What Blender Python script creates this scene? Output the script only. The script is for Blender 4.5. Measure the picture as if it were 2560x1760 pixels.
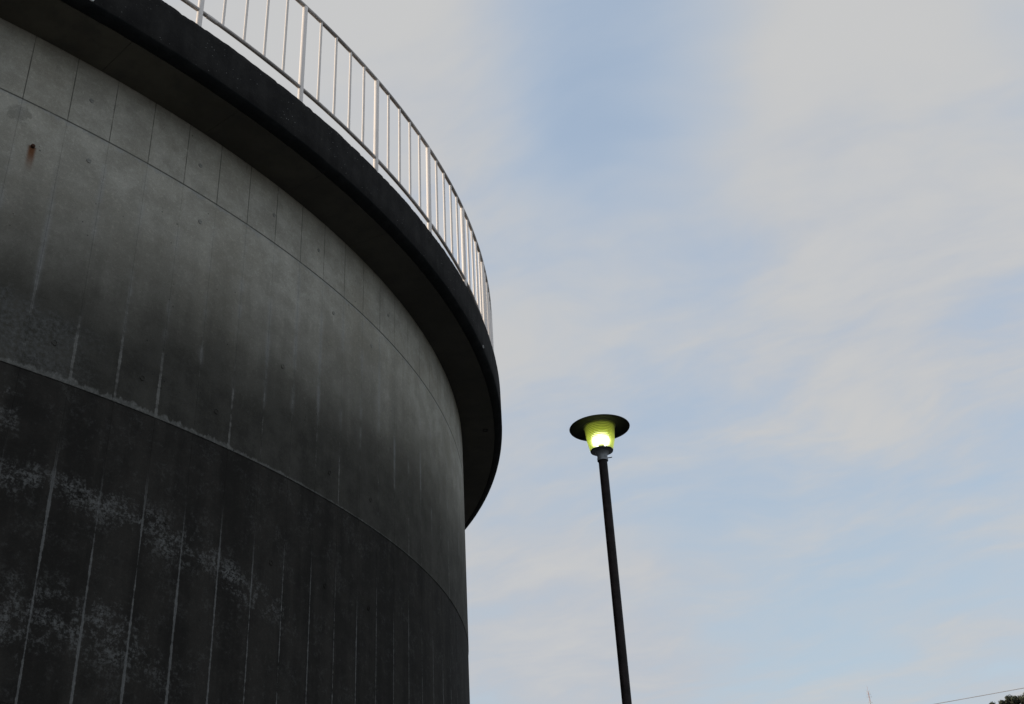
import bpy, bmesh, math, random
from math import sin, cos, tan, radians as rad, pi, atan2, hypot
from mathutils import Vector, Matrix, noise as mnoise
random.seed(7)
for o in list(bpy.data.objects): bpy.data.objects.remove(o)
scn = bpy.context.scene
COL = scn.collection

# ------------------------------------------------------------------ camera
# world: tank axis = z axis, ground at z = 0, metres
EYE = 1.55
CAM = Vector((9.205, -11.087, EYE))
PITCH, ROLL, FPX = 0.52577, -0.05853, 2842.7          # focal length in pixels of a 2560 px wide picture
fw = Vector((0, cos(PITCH), sin(PITCH))); r0 = Vector((1, 0, 0)); u0 = r0.cross(fw)
rt = cos(ROLL)*r0 + sin(ROLL)*u0
up = -sin(ROLL)*r0 + cos(ROLL)*u0
camd = bpy.data.cameras.new('camera'); cam = bpy.data.objects.new('camera', camd); COL.objects.link(cam)
m = Matrix.Identity(4)
for i in range(3):
    m[i][0], m[i][1], m[i][2], m[i][3] = rt[i], up[i], -fw[i], CAM[i]
cam.matrix_world = m
camd.sensor_width = 36; camd.lens = FPX/2560*36; camd.clip_start = .1; camd.clip_end = 20000
scn.camera = cam
def ray(px, py):
    """direction of a pixel of the 2560 x 1760 photograph"""
    return (fw*FPX + rt*(px-1280) - up*(py-880)).normalized()

# ------------------------------------------------------------------ node helpers
class S:
    """a node socket with arithmetic"""
    def __init__(s, nt, sock): s.nt, s.k = nt, sock
    def _m(s, op, *a, clamp=False):
        n = s.nt.nodes.new('ShaderNodeMath'); n.operation = op; n.use_clamp = clamp
        for i, v in enumerate(a): put(s.nt, n.inputs[i], v)
        return S(s.nt, n.outputs[0])
    def __add__(s, o): return s._m('ADD', s, o)
    __radd__ = __add__
    def __sub__(s, o): return s._m('SUBTRACT', s, o)
    def __rsub__(s, o): return s._m('SUBTRACT', o, s)
    def __mul__(s, o): return s._m('MULTIPLY', s, o)
    __rmul__ = __mul__
    def __truediv__(s, o): return s._m('DIVIDE', s, o)
    def __neg__(s): return s*-1
    def f(s, op, *a, **k): return s._m(op, s, *a, **k)
    def clamp(s): return s._m('ADD', s, 0, clamp=True)
    def step(s, a, b, lo=0., hi=1.):
        n = s.nt.nodes.new('ShaderNodeMapRange'); n.interpolation_type = 'SMOOTHSTEP'
        for i, v in enumerate((s, a, b, lo, hi)): put(s.nt, n.inputs[i], v)
        return S(s.nt, n.outputs[0])
def put(nt, inp, v):
    if isinstance(v, S): nt.links.new(v.k, inp)
    elif isinstance(v, (tuple, list)) and len(v) == 3 and inp.type == 'RGBA': inp.default_value = (*v, 1)
    else: inp.default_value = v
def vec(nt, x, y, z):
    n = nt.nodes.new('ShaderNodeCombineXYZ')
    for i, v in enumerate((x, y, z)): put(nt, n.inputs[i], v)
    return S(nt, n.outputs[0])
def sep(nt, v):
    n = nt.nodes.new('ShaderNodeSeparateXYZ'); put(nt, n.inputs[0], v)
    return [S(nt, o) for o in n.outputs]
def nz(nt, v, scale, detail=3., rough=.5, dist=0., color=False):
    n = nt.nodes.new('ShaderNodeTexNoise'); put(nt, n.inputs['Vector'], v)
    n.inputs['Scale'].default_value = scale; n.inputs['Detail'].default_value = detail
    n.inputs['Roughness'].default_value = rough; n.inputs['Distortion'].default_value = dist
    return S(nt, n.outputs['Color' if color else 'Fac'])
def vor(nt, v, scale, feat='F1'):
    n = nt.nodes.new('ShaderNodeTexVoronoi'); put(nt, n.inputs['Vector'], v); n.feature = feat
    n.inputs['Scale'].default_value = scale
    return S(nt, n.outputs['Distance'])
def mixc(nt, f, a, b, mode='MIX'):
    n = nt.nodes.new('ShaderNodeMix'); n.data_type = 'RGBA'; n.blend_type = mode
    put(nt, n.inputs[0], f); put(nt, n.inputs[6], a); put(nt, n.inputs[7], b)
    return S(nt, n.outputs[2])
def vm(nt, op, a, b):
    n = nt.nodes.new('ShaderNodeVectorMath'); n.operation = op
    put(nt, n.inputs[0], a); put(nt, n.inputs[1], b)
    return S(nt, n.outputs['Value' if op == 'DOT_PRODUCT' else 'Vector'])
def newmat(name):
    mt = bpy.data.materials.new(name); mt.use_nodes = True; nt = mt.node_tree
    b = nt.nodes['Principled BSDF']
    return mt, nt, b
def position(nt):
    return S(nt, nt.nodes.new('ShaderNodeNewGeometry').outputs['Position'])
def objcoord(nt):
    return S(nt, nt.nodes.new('ShaderNodeTexCoord').outputs['Object'])
def bump(nt, b, h, strength, dist=.01):
    n = nt.nodes.new('ShaderNodeBump'); n.inputs['Strength'].default_value = strength; n.inputs['Distance'].default_value = dist
    put(nt, n.inputs['Height'], h); nt.links.new(n.outputs[0], b.inputs['Normal'])

# ------------------------------------------------------------------ sky, sun, exposure
SUN_EL, SUN_DIR = 20.0, (-.996, -.08)                  # low sun far left, behind the tank
wd = bpy.data.worlds.new('World'); scn.world = wd; wd.use_nodes = True
nt = wd.node_tree; nt.nodes.clear()
sky = nt.nodes.new('ShaderNodeTexSky'); sky.sky_type = 'NISHITA'; sky.sun_disc = False
sky.sun_elevation = rad(SUN_EL); sky.sun_rotation = atan2(SUN_DIR[0], SUN_DIR[1])
sky.altitude = 60; sky.air_density = 1.0; sky.dust_density = 1.2; sky.ozone_density = 1.3
STR = .15
D = S(nt, nt.nodes.new('ShaderNodeTexCoord').outputs['Generated'])
dx, dy, dz = sep(nt, D)
inv = (dz.f('MAXIMUM', 0)+.16).f('POWER', -1.)
px, py = dx*inv, dy*inv
# cloud sheet coordinates, long axis of the streaks turned to run up to the right
a = rad(-28)
cu, cv = px*cos(a)+py*sin(a), py*cos(a)-px*sin(a)
warp = nz(nt, vec(nt, px, py, 0), 1.6, 3, .5)
fine = nz(nt, vec(nt, cu*1.5+warp*.5, cv*3.1+warp*1.3, 1.7), 1.35, 4, .55)
puff = nz(nt, vec(nt, cu*1.1, cv*1.8+warp*.8, 8.2), 5.0, 4, .6)
broad = nz(nt, vec(nt, px+3.1, py+1.3, 4.4), .62, 2, .45)
wv = vec(nt, warp-.5, fine-.5, (puff-.5)*.6)
sc_ = nt.nodes.new('ShaderNodeVectorMath'); sc_.operation = 'SCALE'; put(nt, sc_.inputs[0], wv); sc_.inputs[3].default_value = .27
nrm_ = nt.nodes.new('ShaderNodeVectorMath'); nrm_.operation = 'NORMALIZE'; put(nt, nrm_.inputs[0], vm(nt, 'ADD', D, S(nt, sc_.outputs[0])))
dw = S(nt, nrm_.outputs[0])
cover = broad*.30 + fine*1.25 + (puff-.5)*.80*dz.step(.72, .45, .25, 1.) - .30
# the individual banks and gaps the photograph shows (x, y in the 2560 px picture, width in degrees, weight)
for bx_, by_, wdt, amt in [(1090, 190, 7, .40), (830, 60, 7, .2), (1250, 470, 3.6, .30), (1690, 180, 4.6, -.52), (1500, 70, 4.8, -.46), (1540, 380, 3.4, -.44), (1800, 470, 3.6, .34), (2070, 200, 5.5, .42),
                           (2520, 110, 4.5, -.34), (1270, 640, 3.8, -.52), (1740, 690, 3.2, -.50), (1560, 560, 3.2, .22), (2150, 620, 7, .26), (1360, 960, 6, .10), (1640, 1010, 3.6, -.26),
                           (1800, 850, 3.4, .26), (2420, 1290, 5, -.26), (1340, 1560, 5.0, .34), (1960, 1660, 5, -.32), (1620, 1650, 2.8, .34), (1880, 1190, 3.0, -.12), (2480, 1600, 3, .16), (2420, 760, 5, .18), (2350, 1080, 4, .12)]:
    c = ray(bx_, by_)
    k = 1/(rad(wdt)**2)
    dot = vm(nt, 'DOT_PRODUCT', dw, tuple(c))
    cover = cover + ((dot-1.0)*k).f('EXPONENT')*amt*.8
cl = cover.step(-.30, .95, .57, .96)
veil = mixc(nt, dz.step(.55, .20), (3.50, 4.28, 5.30), (3.85, 4.50, 4.95))
bank = mixc(nt, (fine*.6+puff*.5+dz*.35).step(.50, .88), (3.42, 3.62, 3.96), (3.95, 3.96, 3.95))
ccol = mixc(nt, cover.step(-.20, .85), veil, bank)
col = mixc(nt, cl, S(nt, sky.outputs[0]), ccol)
bg = nt.nodes.new('ShaderNodeBackground'); bg.inputs[1].default_value = STR
nt.links.new(col.k, bg.inputs[0])
wd.cycles.sampling_method = 'MANUAL'; wd.cycles.sample_map_resolution = 256
wo = nt.nodes.new('ShaderNodeOutputWorld'); nt.links.new(bg.outputs[0], wo.inputs[0])

sd = bpy.data.lights.new('sun', 'SUN'); sd.energy = 4.0; sd.angle = rad(3); sd.color = (1, .83, .64)
sun = bpy.data.objects.new('sun', sd); COL.objects.link(sun)
n_ = hypot(*SUN_DIR)
sv = Vector((SUN_DIR[0]/n_*cos(rad(SUN_EL)), SUN_DIR[1]/n_*cos(rad(SUN_EL)), sin(rad(SUN_EL))))
sun.rotation_euler = sv.to_track_quat('Z', 'Y').to_euler(); sun.location = (-20, 5, 30)
vs = scn.view_settings
vs.view_transform = 'Standard'; vs.look = 'None'; vs.exposure = 0; vs.gamma = 1; vs.use_curve_mapping = False
scn.cycles.use_denoising = True
scn.cycles.max_bounces = 8; scn.cycles.diffuse_bounces = 3; scn.cycles.glossy_bounces = 2; scn.cycles.transmission_bounces = 8; scn.cycles.transparent_max_bounces = 16
scn.cycles.caustics_refractive = True

# ------------------------------------------------------------------ object helpers
def link(name, me, mat=None, parent=None):
    o = bpy.data.objects.new(name, me); COL.objects.link(o)
    if mat is not None and not me.materials: me.materials.append(mat)
    if parent: o.parent = parent
    return o
def mesh(name, v, f, smooth=True):
    me = bpy.data.meshes.new(name); me.from_pydata(v, [], f); me.update()
    if smooth: me.polygons.foreach_set('use_smooth', [True]*len(f))
    return me
def empty(name, loc=(0, 0, 0), rz=0):
    o = bpy.data.objects.new(name, None); COL.objects.link(o); o.location = loc; o.rotation_euler.z = rz
    o.empty_display_size = .3
    return o
def tag(o, label=None, cat=None, group=None, kind=None):
    for k, v in (('label', label), ('category', cat), ('group', group), ('kind', kind)):
        if v: o[k] = v
    return o
def flat(me, ang=35):
    """smooth shading with sharp edges where faces turn more than ang degrees"""
    bm = bmesh.new(); bm.from_mesh(me); bmesh.ops.recalc_face_normals(bm, faces=bm.faces)
    for e in bm.edges:
        e.smooth = not (len(e.link_faces) == 2 and e.calc_face_angle(0) > rad(ang))
    for f in bm.faces: f.smooth = True
    bm.to_mesh(me); bm.free(); return me
def lathe(name, prof, n=48, cap0=False, cap1=False, ang=35):
    v = []; f = []
    for r, z in prof:
        for i in range(n): v.append((r*cos(2*pi*i/n), r*sin(2*pi*i/n), z))
    for j in range(len(prof)-1):
        for i in range(n): f.append((j*n+i, j*n+(i+1) % n, (j+1)*n+(i+1) % n, (j+1)*n+i))
    if cap0: f.append(tuple(range(n))[::-1])
    if cap1: f.append(tuple((len(prof)-1)*n+i for i in range(n)))
    return flat(mesh(name, v, f), ang)
def tube(name, pts, r, n=10, closed=False):
    v = []; f = []; L = len(pts); P = [Vector(p) for p in pts]
    for i, p in enumerate(P):
        t = (P[(i+1) % L]-P[i-1]) if closed else (P[min(i+1, L-1)]-P[max(i-1, 0)])
        t.normalize(); ref = Vector((0, 0, 1)) if abs(t.z) < .9 else Vector((1, 0, 0))
        s = t.cross(ref).normalized(); w = s.cross(t)
        for k in range(n): v.append(p+r*(cos(2*pi*k/n)*s+sin(2*pi*k/n)*w))
    for i in range(L if closed else L-1):
        j = (i+1) % L
        for k in range(n): f.append((i*n+k, i*n+(k+1) % n, j*n+(k+1) % n, j*n+k))
    if not closed:
        f.append(tuple(range(n))[::-1]); f.append(tuple((L-1)*n+k for k in range(n)))
    return flat(mesh(name, v, f), 50)
def boxv(c, s, M=None):
    v = [Vector((c[0]+a*s[0]/2, c[1]+b*s[1]/2, c[2]+d*s[2]/2)) for a in (-1, 1) for b in (-1, 1) for d in (-1, 1)]
    f = [(0, 1, 3, 2), (4, 6, 7, 5), (0, 4, 5, 1), (2, 3, 7, 6), (0, 2, 6, 4), (1, 5, 7, 3)]
    return ([M@p for p in v] if M else v), f

# ------------------------------------------------------------------ dimensions of the tank
R = 8.6
H1, H2, H3, H4 = 6.584, 4.785, 2.988, 1.19           # pour joints
HS, HTOP = 7.116, 7.545                              # soffit at the wall, top of the eave
RO, RCH = 9.05, 8.963                                # eave edge, inner line of its chamfer
NCOL = 184; DA = 360/NCOL; PH = -43.13               # formwork panels round the wall

# ------------------------------------------------------------------ materials
def wall_material():
    mt, nt, b = newmat('weathered_concrete')
    P = position(nt); x, y, z = sep(nt, P)
    az = y.f('ARCTAN2', x)*57.29578
    u = az*(R/57.29578)
    C = vec(nt, u, z, 0.)
    k = (az-PH)/DA
    near = (k+.5).f('FRACT')
    jid = (k+.5).f('FLOOR')
    jd = (near-.5).f('ABSOLUTE')*(DA*R/57.29578)      # metres to the nearest vertical joint
    n1 = nz(nt, C, 1.3, 4, .6); n2 = nz(nt, vec(nt, u+9, z+4, 0.), 5., 5, .62); n3 = nz(nt, vec(nt, u, z, 3.), 38., 3, .65)
    n4 = nz(nt, vec(nt, u, z, 6.), 150., 2, .6)
    st = nz(nt, vec(nt, u*3.2, z*.22, 1.), 1.6, 4, .62)       # long vertical streaks
    st2 = nz(nt, vec(nt, u*9., z*.35, 5.), 2.0, 2, .6)        # finer streaks
    # clean concrete
    clean = mixc(nt, n2.step(.36, .66), (.360, .345, .298), (.480, .462, .405))
    clean = mixc(nt, n1.step(.4, .7)*.45, clean, (.355, .328, .262))
    # sooty algae bloom that grows out of the middle tier downwards
    thr = 5.87 + az.step(-34., -10.)*.22 + (n1-.5)*.55 + (st-.5)*.60 + (n2-.5)*.30
    dark = (z-thr).step(.75, -.80)
    dark = dark*az.step(-24., 0., 1., .90)
    colr = mixc(nt, (n2*.5+st*.5).step(.36, .64), (.050, .0475, .040), (.100, .0955, .081))
    colr = mixc(nt, n3.step(.35, .7)*.5, colr, (.065, .064, .058))
    c = mixc(nt, dark, clean, colr)
    deep = (z-5.22-(n1-.5)*.5-(st-.5)*.9).step(.55, -.45)*az.step(-42., -38., .45, 1.)
    c = mixc(nt, deep*.5, c, mixc(nt, n2.step(.35, .65), (.030, .029, .0268), (.047, .0455, .042)))
    # bluish pale patch low on the middle tier
    pz = (z-5.02 + (az+42)*.012 + (n2-.5)*.30).f('ABSOLUTE').step(.26, .14)
    pa = (az+(n1-.5)*5.+(n2-.5)*2.).step(-37.6, -41.0)
    c = mixc(nt, pz*pa*n3.step(.3, .65)*.55, c, (.125, .128, .125))
    # lower tiers: almost black crust
    low = (z-H2).step(.002, -.002)
    blk = mixc(nt, (st*.6+n2*.4).step(.38, .62), (.023, .0215, .0195), (.041, .038, .034))
    blk = mixc(nt, az.step(-12., 2.)*.3, blk, (.040, .038, .036))
    c = mixc(nt, low, c, blk)
    # lichen scurf in ragged level bands on the black tier
    lv = nz(nt, vec(nt, u, z, 12.), 17., 6, .78); lg = nz(nt, vec(nt, u, z, 15.), 4.2, 4, .6)
    lb1 = (z-(4.13 - (az+36).f('MAXIMUM', 0.)*.035) + (n1-.5)*.34).f('ABSOLUTE').step(.20, .0)*az.step(-22., -31.)
    lb2 = (z-3.42 + (az+36).f('ABSOLUTE')*.012 + (n1-.5)*.6).f('ABSOLUTE').step(.34, .04)*az.step(-30., -37.)
    lb3 = (z-4.55 + (n1-.5)*.3).f('ABSOLUTE').step(.24, .08)*az.step(-39.5, -42.)*.9
    lm = lb1.f('MAXIMUM', lb2).f('MAXIMUM', lb3).f('MAXIMUM', .22)
    lm = lm*(lv*.75 + lg*.55 + lm*.07).step(.66, .80)*nz(nt, vec(nt, u, z, 21.), 46., 3, .75).step(.40, .58)*low
    c = mixc(nt, lm*.85, c, (.152, .154, .150))
    # lime bleeding out of the vertical joints, broken up along each joint
    jn = nz(nt, vec(nt, jid*7.31, z*1.15, 0.), 1., 3, .65)
    jn2 = nz(nt, vec(nt, jid*3.7, z*11., 4.), 1., 3, .7)
    wid = (jn-.34).f('MAXIMUM', 0.)*.046*(jn2*1.3+.1) + .0034
    wid = wid*az.step(-36., -24., 1., .55)
    edge = jd - (n3-.5)*.014 - (n2-.5)*.010
    lime = edge.step(wid, wid*.35)*(jn*.8+jn2*.55-(1.-low)*.20).step(.40, .60)
    zone = z.step(5.95, 5.15)
    ledge = (z-(H2+.16-nz(nt, vec(nt, jid*5.3, 2., 0.), 1., 2)*1.1)).step(.03, -.45).f('MAXIMUM', (z-H2).step(-.002, .002))  # lime starts a little below the pour joint
    c = mixc(nt, lime*zone*ledge*.9, c, mixc(nt, low, (.195, .192, .180), (.165, .167, .164)))
    # faint pale halo where formwork leaked on the clean part
    halo = jd.step(.035, .0)*(jn*.6+n2*.5).step(.5, .66)*z.step(6.55, 6.5)*z.step(5.0, 5.6)
    c = mixc(nt, halo*.30, c, (.33, .34, .35))
    # dark dirt in the joints of the top tier
    tj = jd.step(.0060, .0015)*z.step(H1-.004, H1+.002)*(jn2*.5+jn*.6).step(.38, .6)
    c = mixc(nt, tj*.6, c, (.07, .07, .06))
    run = (st2).step(.585, .70)*(z-H1-(n1*.5)).step(-.1, .25)*z.step(H1, H1+.01)*nz(nt, C, 2.6, 2).step(.5, .62)
    c = mixc(nt, run*.6, c, (.07, .073, .066))
    # dirt line and lime lip along the pour joints
    lip = (z-H2-(nz(nt, vec(nt, u*4., 0., 0.), 2.4, 4, .7)-.34)*.21*az.step(-38., -22., 1., .25)).step(.006, -.01)*(z-H2).step(-.001, .001)
    c = mixc(nt, lip*(n3*1.5-.15).clamp()*az.step(-5., -20.), c, (.175, .175, .165))
    lip1 = (H1-z-(nz(nt, vec(nt, u*3., 0., 3.), 3., 3, .7)-.40)*.22).step(.004, -.012)*(H1-z).step(-.001, .001)
    c = mixc(nt, lip1*.45, c, (.36, .37, .365))
    dl = (z-H1).f('ABSOLUTE').step(.008, .004)*n2.step(.2, .5)
    c = mixc(nt, dl*.6, c, (.04, .042, .036))
    # damp stain and rust run from the iron stub
    ds = (vm(nt, 'DISTANCE', vec(nt, u, z, 0.), (rad(-43.15)*R, 6.47, 0)) if False else ((u-rad(-43.1)*R).f('POWER', 2.)*.8+(z-6.49).f('POWER', 2.)).f('SQRT'))
    c = mixc(nt, (ds+(n2-.5)*.30+(n3-.5)*.03).step(.10, .075)*.42*(H1-z).step(0., .01), c, (.17, .165, .14))
    ru = u-rad(-42.36)*R; rz_ = 6.262-z
    rst = (ru.f('ABSOLUTE')-(n2-.5)*.02).step(.034, .010)*rz_.step(-.012, .0)*(rz_+(n3-.5)*.03).step(.20, .03)
    c = mixc(nt, rst*.9, c, (.16, .055, .016))
    # air holes and grain
    bh = vor(nt, vec(nt, u, z, 0.), 16.)
    bm_ = bh.step(.10, .06)*nz(nt, C, 3.1, 3).step(.52, .62)
    c = mixc(nt, bm_*.75, c, (.02, .02, .02))
    c = mixc(nt, (n4-.5).f('ABSOLUTE').step(.0, .2)*.55, c, mixc(nt, 1., c, (.5, .5, .5), 'MULTIPLY'))
    c = mixc(nt, n3.step(.50, .70)*.42, c, mixc(nt, 1., c, (1.45, 1.44, 1.42), 'MULTIPLY'))
    put(nt, b.inputs['Base Color'], c)
    b.inputs['Roughness'].default_value = .82
    b.inputs['Specular IOR Level'].default_value = .06
    bump(nt, b, n3*.5+n4*.25+n2*.8-bm_*2., .35, .006)
    return mt
def eave_material():
    """fascia, chamfer and soffit of the eave: blackened on the weather side"""
    mt, nt, b = newmat('blackened_eave_concrete')
    P = position(nt); x, y, z = sep(nt, P)
    r = (x*x+y*y).f('SQRT'); az = y.f('ARCTAN2', x)*57.29578; u = az*(R/57.29578)
    n1 = nz(nt, P, 1.2, 5, .6); n2 = nz(nt, P, 7., 5, .62); n3 = nz(nt, P, 60., 3, .65)
    st = nz(nt, vec(nt, u*5., z*.6, r), 2., 4, .6)
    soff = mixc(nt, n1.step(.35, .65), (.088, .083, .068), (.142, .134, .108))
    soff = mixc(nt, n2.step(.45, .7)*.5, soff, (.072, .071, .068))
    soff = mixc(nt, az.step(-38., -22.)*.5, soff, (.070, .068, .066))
    face = mixc(nt, (st*.5+n2*.5).step(.35, .65), (.017, .0165, .0165), (.031, .030, .029))
    face = mixc(nt, n3.step(.6, .75)*.4, face, (.075, .075, .072))
    sp = vor(nt, P, 30.).step(.13, .06)*nz(nt, P, 5., 2).step(.45, .6)
    face = mixc(nt, sp*.8, face, (.30, .30, .29))
    drip = mixc(nt, n2.step(.4, .7), (.016, .018, .019), (.026, .028, .029))
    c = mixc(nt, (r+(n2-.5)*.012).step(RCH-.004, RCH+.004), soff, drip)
    c = mixc(nt, (z+(n2-.5)*.02).step(7.165, 7.180), c, face)
    put(nt, b.inputs['Base Color'], c); b.inputs['Roughness'].default_value = .9; b.inputs['Specular IOR Level'].default_value = .08
    bump(nt, b, n3*.7+n2*.6, .45, .008)
    return mt
def paint_material():
    mt, nt, b = newmat('white_rail_paint')
    P = position(nt); n = nz(nt, P, 9., 4, .6); g = nz(nt, P, 70., 3, .6)
    c = mixc(nt, n.step(.45, .75)*.45, (.84, .785, .745), (.70, .645, .61))
    sp = vor(nt, P, 34.).step(.11, .06)*n.step(.5, .62)
    c = mixc(nt, sp*.7, c, (.22, .15, .11))
    put(nt, b.inputs['Base Color'], c); b.inputs['Roughness'].default_value = .45
    bump(nt, b, g, .12, .003)
    return mt
def simple(name, col, rough=.6, var=.25, scale=12., metal=0., spec=.4, bmp=.15):
    mt, nt, b = newmat(name)
    P = objcoord(nt); n = nz(nt, P, scale, 5, .62)
    c = mixc(nt, n.step(.35, .68), tuple(v*(1-var) for v in col), tuple(min(1, v*(1+var)) for v in col))
    put(nt, b.inputs['Base Color'], c); b.inputs['Roughness'].default_value = rough; b.inputs['Metallic'].default_value = metal
    b.inputs['Specular IOR Level'].default_value = spec
    if bmp: bump(nt, b, n, bmp, .004)
    return mt
M_WALL, M_EAVE, M_RAIL = wall_material(), eave_material(), paint_material()
M_RAIL_SHADE = simple('underside_shade_rail_paint', (.47, .43, .40), .5, .3, 3.)  # darker copy of the rail paint, shade of the undersides put into its colour
M_ROOF = simple('roof_screed', (.07, .07, .066), .9, .25, 1.2)
M_PLUG = simple('mortar_plug', (.25, .245, .22), .9, .2, 60)
M_DARKPLUG = simple('dark_tie_hole', (.03, .03, .03), .9, .3, 60)
M_RUST = simple('rusted_iron', (.06, .022, .010), .85, .4, 60)
M_POLE = simple('dark_brown_pole_paint', (.014, .0095, .0095), .6, .5, 14, spec=.2)
M_CAP = simple('dark_cap_metal', (.004, .0042, .0048), .7, .3, 16, spec=.1)
M_NECK = simple('grey_cast_aluminium', (.22, .23, .24), .5, .2, 18, metal=.25)
M_GROUND = simple('worn_asphalt', (.05, .05, .05), .9, .25, .7)
M_APRON = simple('concrete_apron', (.10, .10, .095), .9, .2, 1.1)
M_HILL = simple('hillside_scrub', (.028, .032, .022), .95, .4, .03, bmp=0)
M_LEAF = simple('dark_foliage', (.075, .085, .06), .8, .55, .35, bmp=0, spec=.2)
M_BARK = simple('bark', (.06, .05, .04), .9, .3, 3, bmp=0)
M_CABLE = simple('grey_cable', (.30, .30, .32), .6, .1, 3, bmp=0)
M_UPOLE = simple('concrete_utility_pole', (.32, .31, .29), .85, .15, 2.)
M_MASTR = simple('haze_paled_red_mast_paint', (.50, .33, .31), .6, .1, 2, bmp=0)  # red made paler, distance haze put into the base colour
M_MASTW = simple('mast_white_paint', (.62, .62, .62), .6, .1, 2, bmp=0)

# ------------------------------------------------------------------ ground
def ground():
    v = [(0, 0, 0)]; f = []; n = 96; rs = [12.2, 30, 80, 250, 800, 3000, 9000]
    prev = None
    for r in rs:
        b0 = len(v)
        for i in range(n): v.append((r*cos(2*pi*i/n), r*sin(2*pi*i/n), 0))
        for i in range(n):
            j = (i+1) % n
            f.append((0, b0+i, b0+j) if prev is None else (prev+i, b0+i, b0+j, prev+j))
        prev = b0
    tag(link('ground', mesh('ground', v, f), M_GROUND), kind='structure')
    ap = lathe('apron', [(8.3, .09), (10.3, .07), (10.33, .05), (10.33, -.1)], 128)
    tag(link('pavement', ap, M_APRON), kind='structure')
ground()

# ------------------------------------------------------------------ tank
tank = tag(empty('water_tank'), 'round raw concrete water tank, pale at the top and blackened below, with overhanging eave', 'water tank')
core = lathe('wall', [(R-.014, -.2), (R-.014, HS+.05)], NCOL*2)
wall = link('wall', core, M_WALL, tank)

def panel_mesh(name, a0, a1, z0, z1, r):
    """a slightly curved cast panel with soft edges that turn back to the core"""
    g = .0008 if z0 >= H1 else .0004; e = .0025; ga = g/r; ea = e/r
    A = [(a0+ga, -.008), (a0+ga, -.0012), (a0+ga+ea, 0), ((a0+a1)/2, 0), (a1-ga-ea, 0), (a1-ga, -.0012), (a1-ga, -.008)]
    Zs = [(z0+g, -.008), (z0+g, -.0012), (z0+g+e, 0), (z1-g-e, 0), (z1-g, -.0012), (z1-g, -.008)]
    v = []; f = []
    for zz, dz_ in Zs:
        for aa, da in A:
            q = r+min(da, dz_); v.append((q*cos(aa), q*sin(aa), zz))
    w = len(A)
    for j in range(len(Zs)-1):
        for i in range(w-1): f.append((j*w+i, j*w+i+1, (j+1)*w+i+1, (j+1)*w+i))
    return flat(mesh(name, v, f), 15), v, f
tiers = [(H1, HS+.03, R), (H2, H1, R-.001), (H3, H2, R-.006), (H4, H3, R-.006), (-.1, H4, R-.006)]
lo, hi = -66, 12                                      # the stretch of wall that can be seen panel by panel
restv, restf = [], []
for ti, (z0, z1, r) in enumerate(tiers):
    proto = None
    for k in range(NCOL):
        az0 = PH+k*DA
        if az0 > 180: az0 -= 360
        a0, a1 = rad(az0), rad(az0+DA)
        if lo <= az0 <= hi:
            if proto is None: proto = panel_mesh('concrete_panel', 0, rad(DA), z0, z1, r)[0]
            o = link('concrete_panel', proto, M_WALL, wall)
            o.rotation_euler.z = a0
        else:
            _, v, f = panel_mesh('tmp', a0, a1, z0, z1, r); bpy.data.meshes.remove(_)
            b0 = len(restv); restv += v; restf += [tuple(i+b0 for i in q) for q in f]
tag(link('far_side_panels', mesh('far_side_panels', restv, restf), M_WALL, wall), kind='stuff')

# eave: slab with a ragged top edge and a chamfer, soffit cast in bays
def eave_mesh():
    n = 3600; v = []; f = []
    for i in range(n):
        a = 2*pi*i/n; p3 = Vector((cos(a)*RO, sin(a)*RO, 0))
        rag = mnoise.noise(p3*4.3)*.006 + mnoise.noise(p3*13)*.007 + max(0, mnoise.noise(p3*27)-.15)*-.022
        ch = mnoise.noise(p3*9+Vector((0, 0, 5)))*.003
        for r, z in ((R-.3, 7.20), (RCH+.004, 7.20), (RCH+.004, 7.134), (RCH+.010+ch, 7.132), (RO-.004, 7.166+ch), (RO, 7.172+ch), (RO+rag*.3, 7.30), (RO, 7.50), (RO, 7.536+rag), (RO-.007, 7.545+rag), (RO-.06, 7.548), (R-.3, 7.55)):
            v.append((r*cos(a), r*sin(a), z))
    w = 12
    for i in range(n):
        j = (i+1) % n
        for q in range(w-1): f.append((i*w+q, j*w+q, j*w+q+1, i*w+q+1))
        f.append((i*w+w-1, j*w+w-1, j*w, i*w))
    return flat(mesh('eave', v, f), 50)
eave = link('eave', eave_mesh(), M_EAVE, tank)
def soffit_mesh():
    d = 360/64; g = .0012; v = []; f = []; n = 10
    for i in range(n+1):
        a = rad(d)*i/n
        off = g/R if i == 0 else (-g/R if i == n else 0)
        a += off; dip = 0
        for r, z in ((R-.05, 7.19), (R-.05, HS), (RCH, HS+.016), (RCH, 7.19)): v.append((r*cos(a), r*sin(a), z))
    for i in range(n):
        for q in range(3): f.append((i*4+q, i*4+q+1, i*4+q+5, i*4+q+4))
    f += [(0, 3, 2, 1), (n*4, n*4+1, n*4+2, n*4+3)]
    return flat(mesh('soffit_panel', v, f), 40)
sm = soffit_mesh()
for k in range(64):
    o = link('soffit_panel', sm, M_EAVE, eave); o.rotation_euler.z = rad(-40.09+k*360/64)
link('roof', lathe('roof', [(RO-.35, 7.40), (RO-.35, 7.60), (6, 7.75), (3, 7.82), (.01, 7.84)], 96, ang=60), M_ROOF, tank)

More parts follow.
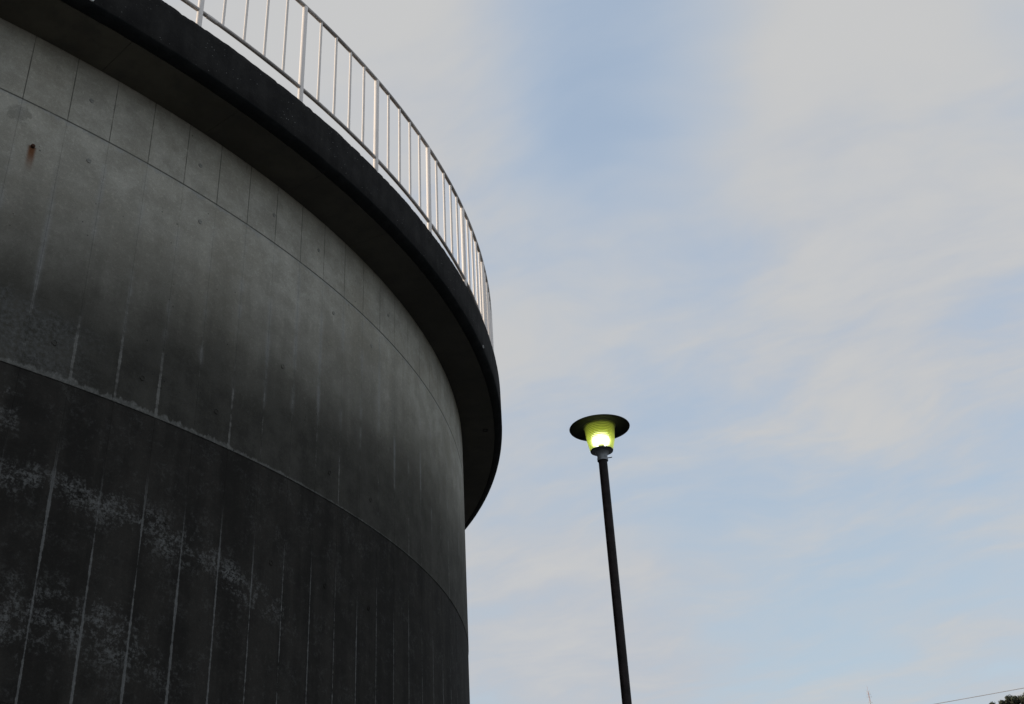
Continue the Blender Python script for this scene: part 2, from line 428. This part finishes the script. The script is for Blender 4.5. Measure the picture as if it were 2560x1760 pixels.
# filled and open tie holes of the formwork
def plug_mesh(name, r, depth, ring):
    n = 14
    if ring: prof = [(r*1.12, -.002), (r*1.05, .0025), (r*.93, .0025), (r*.88, -.0005), (.0008, -.0005)]
    else: prof = [(r, -.002), (r*.96, .0022), (r*.5, .0028), (.0008, .0028)]
    me = lathe(name, prof, n)
    return me
plug_f, plug_o = plug_mesh('tie_plug', .017, 0, False), plug_mesh('tie_hole', .015, 0, True)
def on_wall(o, azd, z, r=R):
    a = rad(azd); nrm = Vector((cos(a), sin(a), 0))
    o.matrix_local = Matrix.Translation((r*cos(a), r*sin(a), z)) @ nrm.to_track_quat('Z', 'Y').to_matrix().to_4x4()
for azd, z in [(-40.3, 6.837), (-34.5, 6.824), (-29.6, 6.829), (-26.0, 6.825), (-18.6, 6.83), (-39.97, 6.363), (-34.18, 6.36), (-24.5, 6.36), (-20.6, 6.365)]:
    on_wall(link('tie_plug', plug_f, M_PLUG, wall), azd, z, R+.0005)
for azd, z in [(-40.07, 5.010), (-36.16, 5.008), (-32.26, 5.004), (-28.35, 5.606), (-24.4, 5.0), (-20.5, 5.0)]:
    on_wall(link('tie_hole', plug_o, M_WALL, wall), azd, z, R+.002)
for azd, z in [(-34.23, 4.157), (-28.32, 4.146), (-24.42, 4.151), (-38.1, 4.155), (-20.5, 4.15)]:
    on_wall(link('tie_hole', plug_o, M_WALL, wall), azd, z, R-.004)
# iron stub that bleeds rust
stub = link('iron_stub', lathe('iron_stub', [(.013, -.01), (.013, .012), (.009, .016), (.0008, .016)], 12), M_RUST, wall)
on_wall(stub, -42.36, 6.268, R)
# a grommet under the eave edge, a drain spout and its hole
M_GROM = simple('pale_grommet', (.45, .45, .44), .6, .2, 60)
gr = link('pipe_grommet', lathe('pipe_grommet', [(.016, 0), (.016, .008), (.008, .008), (.007, .0), (.0008, -.002)], 16), M_GROM, eave); on_wall(gr, -42.3, 7.186, RO)
gr = link('pipe_grommet', gr.data, M_GROM, eave); on_wall(gr, -9.6, 7.186, RO)
h = link('drain_hole', lathe('drain_hole', [(.032, 0), (.028, -.006), (.024, .002), (.0008, .003)], 18), M_DARKPLUG, eave); h.location = (8.864*cos(rad(1.34)), 8.864*sin(rad(1.34)), 7.126)

# ------------------------------------------------------------------ guard railing on the roof edge
NP = 57; DP = 360/NP; RR = 8.978; ZT, ZB, ZBASE = 8.633, 7.755, 7.545
rail = tag(empty('guard_railing', (0, 0, ZBASE)), 'white painted steel guard railing standing along the edge of the tank roof', 'railing')
def ring(name, r, z, rad_, n=570):
    return tube(name, [(r*cos(2*pi*i/n), r*sin(2*pi*i/n), z-ZBASE) for i in range(n)], rad_, 10, True)
tr = link('top_rail', ring('top_rail', RR, ZT, .0175), M_RAIL_SHADE, rail)
br = link('bottom_rail', ring('bottom_rail', RR, ZB, .016), M_RAIL_SHADE, rail)
pm = lathe('post', [(.0215, -.02), (.0215, ZT-.012-ZBASE), (.016, ZT-.002-ZBASE)], 14, cap1=True)
bmh = lathe('baluster', [(.0112, ZB-ZBASE+.004), (.0112, ZT-ZBASE-.006)], 10)
bp = lathe('base_plate', [(.045, -.004), (.045, .004), (.022, .004)], 14)
sl = tube('sleeve', [(RR*cos(t), RR*sin(t), ZB-ZBASE) for t in (-rad(.28), 0, rad(.28))], .0182, 12)
for i in range(NP):
    a = rad(-24.55+i*DP)
    o = link('post', pm, M_RAIL, rail); o.location = (RR*cos(a), RR*sin(a), 0)
    for k in range(1, 5):
        b_ = rad(-24.55+(i+k/5)*DP)
        q = link('baluster', bmh, M_RAIL, rail); q.location = (RR*cos(b_), RR*sin(b_), 0)
for azd in (-36.55, -17.6, 1.3, 20.3):
    s_ = link('sleeve', sl, M_RAIL, br); s_.rotation_euler.z = rad(azd)

# ------------------------------------------------------------------ lamp post
LD = 9.03; laz = rad(4.63)
LX, LY = CAM.x+LD*sin(laz), CAM.y+LD*cos(laz)
ZP = EYE+LD*tan(rad(24.45))                           # top of the pole
lamp = tag(empty('street_lamp', (LX, LY, 0)), 'lit street lamp with ribbed yellow-green lens and flat round cap on dark pole', 'street lamp')
pole = link('pole', lathe('pole', [(.038, .0), (.038, ZP)], 32, cap1=True), M_POLE, lamp)
link('base_flange', lathe('base_flange', [(.14, 0), (.14, .02), (.06, .022), (.05, .08), (.0385, .09)], 32), M_POLE, lamp)
zn = ZP-.012
neck = link('neck', lathe('neck', [(.047, zn-.012), (.047, zn+.012), (.0445, zn+.016), (.0445, zn+.030), (.049, zn+.052), (.064, zn+.070), (.091, zn+.076), (.096, zn+.083), (.093, zn+.087), (.01, zn+.087)], 48), M_NECK, lamp)
link('lens_seat', lathe('lens_seat', [(.0925, zn+.0765), (.098, zn+.078), (.098, zn+.085), (.093, zn+.0885)], 48), M_CAP, lamp)
# thumb screw sticking out of the neck collar
bs = link('clamp_screw', tube('clamp_screw', [(.04, 0, 0), (.070, 0, 0), (.0701, 0, 0), (.083, .0, .002)], .0045, 8), M_CAP, neck)
bs.location = (0, 0, zn+.012); bs.rotation_euler.z = rad(-8)
bs2 = link('clamp_screw', bs.data, M_CAP, neck); bs2.location = (0, 0, zn+.012); bs2.rotation_euler.z = rad(112)
# lens
zl0, zl1 = zn+.087, zn+.320
def lens_prof():
    pts = []
    n = 150
    for i in range(n+1):
        t = i/n; z = zl0+(zl1-zl0)*t
        r = .099+(.134-.099)*(t**.85)
        r += .004*math.exp(-((t-.35)/.25)**2)
        if .36 < t < .93: r += .0024*cos((t-.36)/.57*2*pi*9)
        if t > .955: r = .144-.004*abs(t-.98)/.02
        pts.append((r, z))
    return pts
lp = lens_prof()
def lens_mat():
    mt, nt, b = newmat('yellow_green_lens'); nt.nodes.remove(b)
    out = nt.nodes['Material Output']
    tl = nt.nodes.new('ShaderNodeBsdfTranslucent'); tl.inputs[0].default_value = (.56, .62, .06, 1)
    rf = nt.nodes.new('ShaderNodeBsdfRefraction'); rf.inputs['Color'].default_value = (.94, .98, .52, 1); rf.inputs['Roughness'].default_value = .5; rf.inputs['IOR'].default_value = 1.25
    gl = nt.nodes.new('ShaderNodeBsdfGlossy'); gl.inputs['Roughness'].default_value = .2; gl.inputs[0].default_value = (.8, .8, .8, 1)
    m1 = nt.nodes.new('ShaderNodeMixShader'); m1.inputs[0].default_value = .5
    nt.links.new(tl.outputs[0], m1.inputs[1]); nt.links.new(rf.outputs[0], m1.inputs[2])
    m2 = nt.nodes.new('ShaderNodeMixShader')
    fr = nt.nodes.new('ShaderNodeFresnel'); fr.inputs[0].default_value = 1.4
    nt.links.new(fr.outputs[0], m2.inputs[0]); nt.links.new(m1.outputs[0], m2.inputs[1]); nt.links.new(gl.outputs[0], m2.inputs[2])
    nt.links.new(m2.outputs[0], out.inputs[0])
    return mt
M_LENS = lens_mat()
lens = link('lens', lathe('lens', lp, 72, ang=80), M_LENS, lamp)
def glow_mat():
    mt, nt, b = newmat('lit_bulb')
    b.inputs['Base Color'].default_value = (.9, .9, .9, 1)
    b.inputs['Emission Color'].default_value = (.93, 1, .95, 1); b.inputs['Emission Strength'].default_value = 6.0
    return mt
zb = zl0+.094
link('bulb', lathe('bulb', [(.001, zb-.050), (.036, zb-.047), (.056, zb-.034), (.062, zb), (.056, zb+.034), (.036, zb+.047), (.001, zb+.050)], 32, ang=80), glow_mat(), lamp)
link('bulb_socket', lathe('bulb_socket', [(.025, zl0), (.025, zb-.045)], 20), M_NECK, lamp)
# cap: a shallow dished disc, thin rolled rim
zc = zl1-.004; RC = .264
cap = link('cap', lathe('cap', [(.0008, zc+.003), (.14, zc+.002), (.15, zc-.001), (RC-.01, zc-.016), (RC, zc-.016), (RC+.002, zc-.012), (RC, zc-.008), (.16, zc+.012), (.10, zc+.030), (.0008, zc+.040)], 96, ang=50), M_CAP, lamp)

# ------------------------------------------------------------------ hills, far trees, mast
def crest(azd):
    pts = [(-180, 60), (-60, 60), (-20, 70), (5, 82), (14, 96), (17, 101), (20, 118.5), (21.4, 125.2), (22.8, 127.6), (24, 130.5), (28, 146), (35, 150), (60, 90), (180, 60)]
    for (a0, h0), (a1, h1) in zip(pts, pts[1:]):
        if a0 <= azd <= a1: return h0+(h1-h0)*(azd-a0)/(a1-a0)
    return 60
DC = 700.
def hill_z(azd, r):
    s = (r-320)/(DC-320)
    s = max(0, min(1, s)); s = s*s*(3-2*s)
    if r > DC: s = max(0, 1-((r-DC)/1000)**2*.8)
    q = Vector((r*sin(rad(azd)), r*cos(rad(azd)), 0))
    return EYE + crest(azd)*s + (mnoise.noise(q*.012)*6+mnoise.noise(q*.05)*1.2)*s*(1-.9*math.exp(-((r-DC)/60)**2))-3*(1-s)
def hill_pt(azd, r, dz=0):
    return Vector((CAM.x+r*sin(rad(azd)), CAM.y+r*cos(rad(azd)), hill_z(azd, r)+dz))
v = []; f = []; AZ = [-60+i*.75 for i in range(181)]; RS = list(range(310, 620, 30))+list(range(620, 800, 10))+[830, 900, 1000, 1150, 1300, 1500, 1700]
for aa in AZ:
    for r in RS: v.append(hill_pt(aa, r))
w = len(RS)
for i in range(len(AZ)-1):
    for j in range(w-1): f.append((i*w+j, i*w+j+1, (i+1)*w+j+1, (i+1)*w+j))
tag(link('hills', mesh('hills', v, f), M_HILL), kind='structure')
def crown_mesh(seed, h, rr):
    rnd = random.Random(seed); v = []; f = []
    lobes = [(Vector((rnd.uniform(-.5, .5)*rr, rnd.uniform(-.5, .5)*rr, h*rnd.uniform(.45, .92))), rr*rnd.uniform(.38, .62)) for _ in range(9)]
    for c, lr in lobes:
        for _ in range(150):
            d = Vector((rnd.gauss(0, 1), rnd.gauss(0, 1), rnd.gauss(0, .8))).normalized()*lr*rnd.uniform(.65, 1.08)
            p = c+d; n = (d.normalized()+Vector((rnd.gauss(0, .5), rnd.gauss(0, .5), rnd.gauss(0, .5)))).normalized()
            t = n.orthogonal().normalized(); s = n.cross(t); q = rnd.uniform(.14, .34)
            b0 = len(v); v += [p+t*q, p+s*q*.7, p-t*q, p-s*q*.7]; f.append((b0, b0+1, b0+2, b0+3))
    return mesh('crown', v, f, False)
def trunk_mesh(h, r):
    vs_, fs_ = [], []
    for j, t in enumerate((0, .35, .7, 1)):
        for i in range(8): vs_.append((r*(1-.75*t)*cos(i*pi/4)+.15*sin(3*t), r*(1-.75*t)*sin(i*pi/4), h*.8*t))
    for j in range(3):
        for i in range(8): fs_.append((j*8+i, j*8+(i+1) % 8, (j+1)*8+(i+1) % 8, (j+1)*8+i))
    return mesh('trunk', vs_, fs_)
kinds = [(crown_mesh(1, 7., 2.6), trunk_mesh(7, .22)), (crown_mesh(2, 8.5, 2.2), trunk_mesh(8.5, .22)), (crown_mesh(3, 6, 2.9), trunk_mesh(6, .2))]
rnd = random.Random(4)
for i in range(64):
    aa = 20.7+i*.065; r = DC+rnd.uniform(-22, 6)
    kc, kt = kinds[i % 3]
    t = tag(empty('tree', hill_pt(aa, r, -.3), rnd.uniform(0, 6)), 'small dark tree in the wood on the far hilltop', 'tree', 'trees on the far hilltop')
    s_ = rnd.uniform(.85, 1.25); t.scale = (s_,)*3
    link('crown', kc, M_LEAF, t); link('trunk', kt, M_BARK, t)

# lattice mast on the ridge
mp = hill_pt(16.08, DC, -1); mtop = EYE+DC*tan(rad(12.337)); MH = mtop-mp.z
mast = tag(empty('radio_mast', mp), 'slender haze-paled red and white lattice radio mast on the far ridge', 'mast')
def truss(z0, z1, w0, w1):
    v, f = [], []
    def bar(a, b, r):
        me = tube('t', [a, b], r, 4); n0 = len(v)
        v.extend([tuple(q.co) for q in me.vertices]); f.extend([tuple(i+n0 for i in p.vertices) for p in me.polygons]); bpy.data.meshes.remove(me)
    cs = [(1, 1), (-1, 1), (-1, -1), (1, -1)]
    n = 3
    for c in cs: bar((c[0]*w0/2, c[1]*w0/2, z0), (c[0]*w1/2, c[1]*w1/2, z1), .05)
    for k in range(n):
        za, zb_ = z0+(z1-z0)*k/n, z0+(z1-z0)*(k+1)/n; wa, wb = w0+(w1-w0)*k/n, w0+(w1-w0)*(k+1)/n
        for i in range(4):
            c, d = cs[i], cs[(i+1) % 4]
            bar((c[0]*wa/2, c[1]*wa/2, za), (d[0]*wb/2, d[1]*wb/2, zb_), .03); bar((c[0]*wa/2, c[1]*wa/2, za), (d[0]*wa/2, d[1]*wa/2, za), .03)
    return mesh('mast_section', v, f, False)
ns = 9; wm = lambda t: 3.2*(1-t)**1.6+.42
for k in range(ns):
    t0, t1 = k/ns, (k+1)/ns; zt = MH-3.2
    link('mast_section', truss(zt*t0, zt*t1, wm(t0), wm(t1)), (M_MASTR, M_MASTW)[k % 2] if k < ns-1 else M_MASTR, mast)
link('lightning_rod', tube('rod', [(0, 0, MH-3.3), (0, 0, MH)], .06, 6), M_MASTR, mast)
for dz_, wv_ in ((-3.0, .9), (-4.6, 1.1), (-6.2, 1.2), (-9.5, 1.0)):
    arm = link('antenna_arm', tube('arm', [(-wv_, 0, MH+dz_), (wv_, 0, MH+dz_)], .05, 6), M_MASTW, mast)
    for sx in (-1, 1): link('antenna', tube('antenna', [(sx*wv_, 0, MH+dz_-.5), (sx*wv_, 0, MH+dz_+.6)], .07, 6), M_MASTW, arm)

# ------------------------------------------------------------------ overhead cable between two poles
Hc = 7.0
def at_height(px_, py_, hz):
    d = ray(px_, py_); return CAM+d*(hz/d.z)
c1, c2 = at_height(2325, 1760, Hc), at_height(2560, 1717, Hc)
dr = (c2-c1); dr.z = 0; dr.normalize()
e1, e2 = c1-dr*15, c2+dr*17
ends = [e1, e2]; L = (e2-e1).length
pts = []
for i in range(61):
    t = i/60; p = e1.lerp(e2, t); p.z = EYE+Hc+.42*((2*t-1)**2)-.03; pts.append(p)
tag(link('overhead_cable', tube('overhead_cable', pts, .009, 8), M_CABLE), 'thin grey overhead cable slanting across the sky beside the wooded hilltop', 'cable')
for k, e in enumerate((pts[0], pts[-1])):
    up_ = tag(empty('utility_pole', (e.x, e.y, 0)), ('concrete utility pole behind the street lamp, carrying one end of the overhead cable', 'concrete utility pole in front of the wooded hill, carrying the other cable end')[k], 'utility pole', 'utility poles of the overhead cable')
    link('pole', lathe('upole', [(.17, 0), (.11, e.z+.25)], 20, cap1=True), M_UPOLE, up_)
    link('cable_clamp', tube('clamp', [(0, 0, e.z-.06), (0, 0, e.z+.06)], .125, 12), M_CABLE, up_)
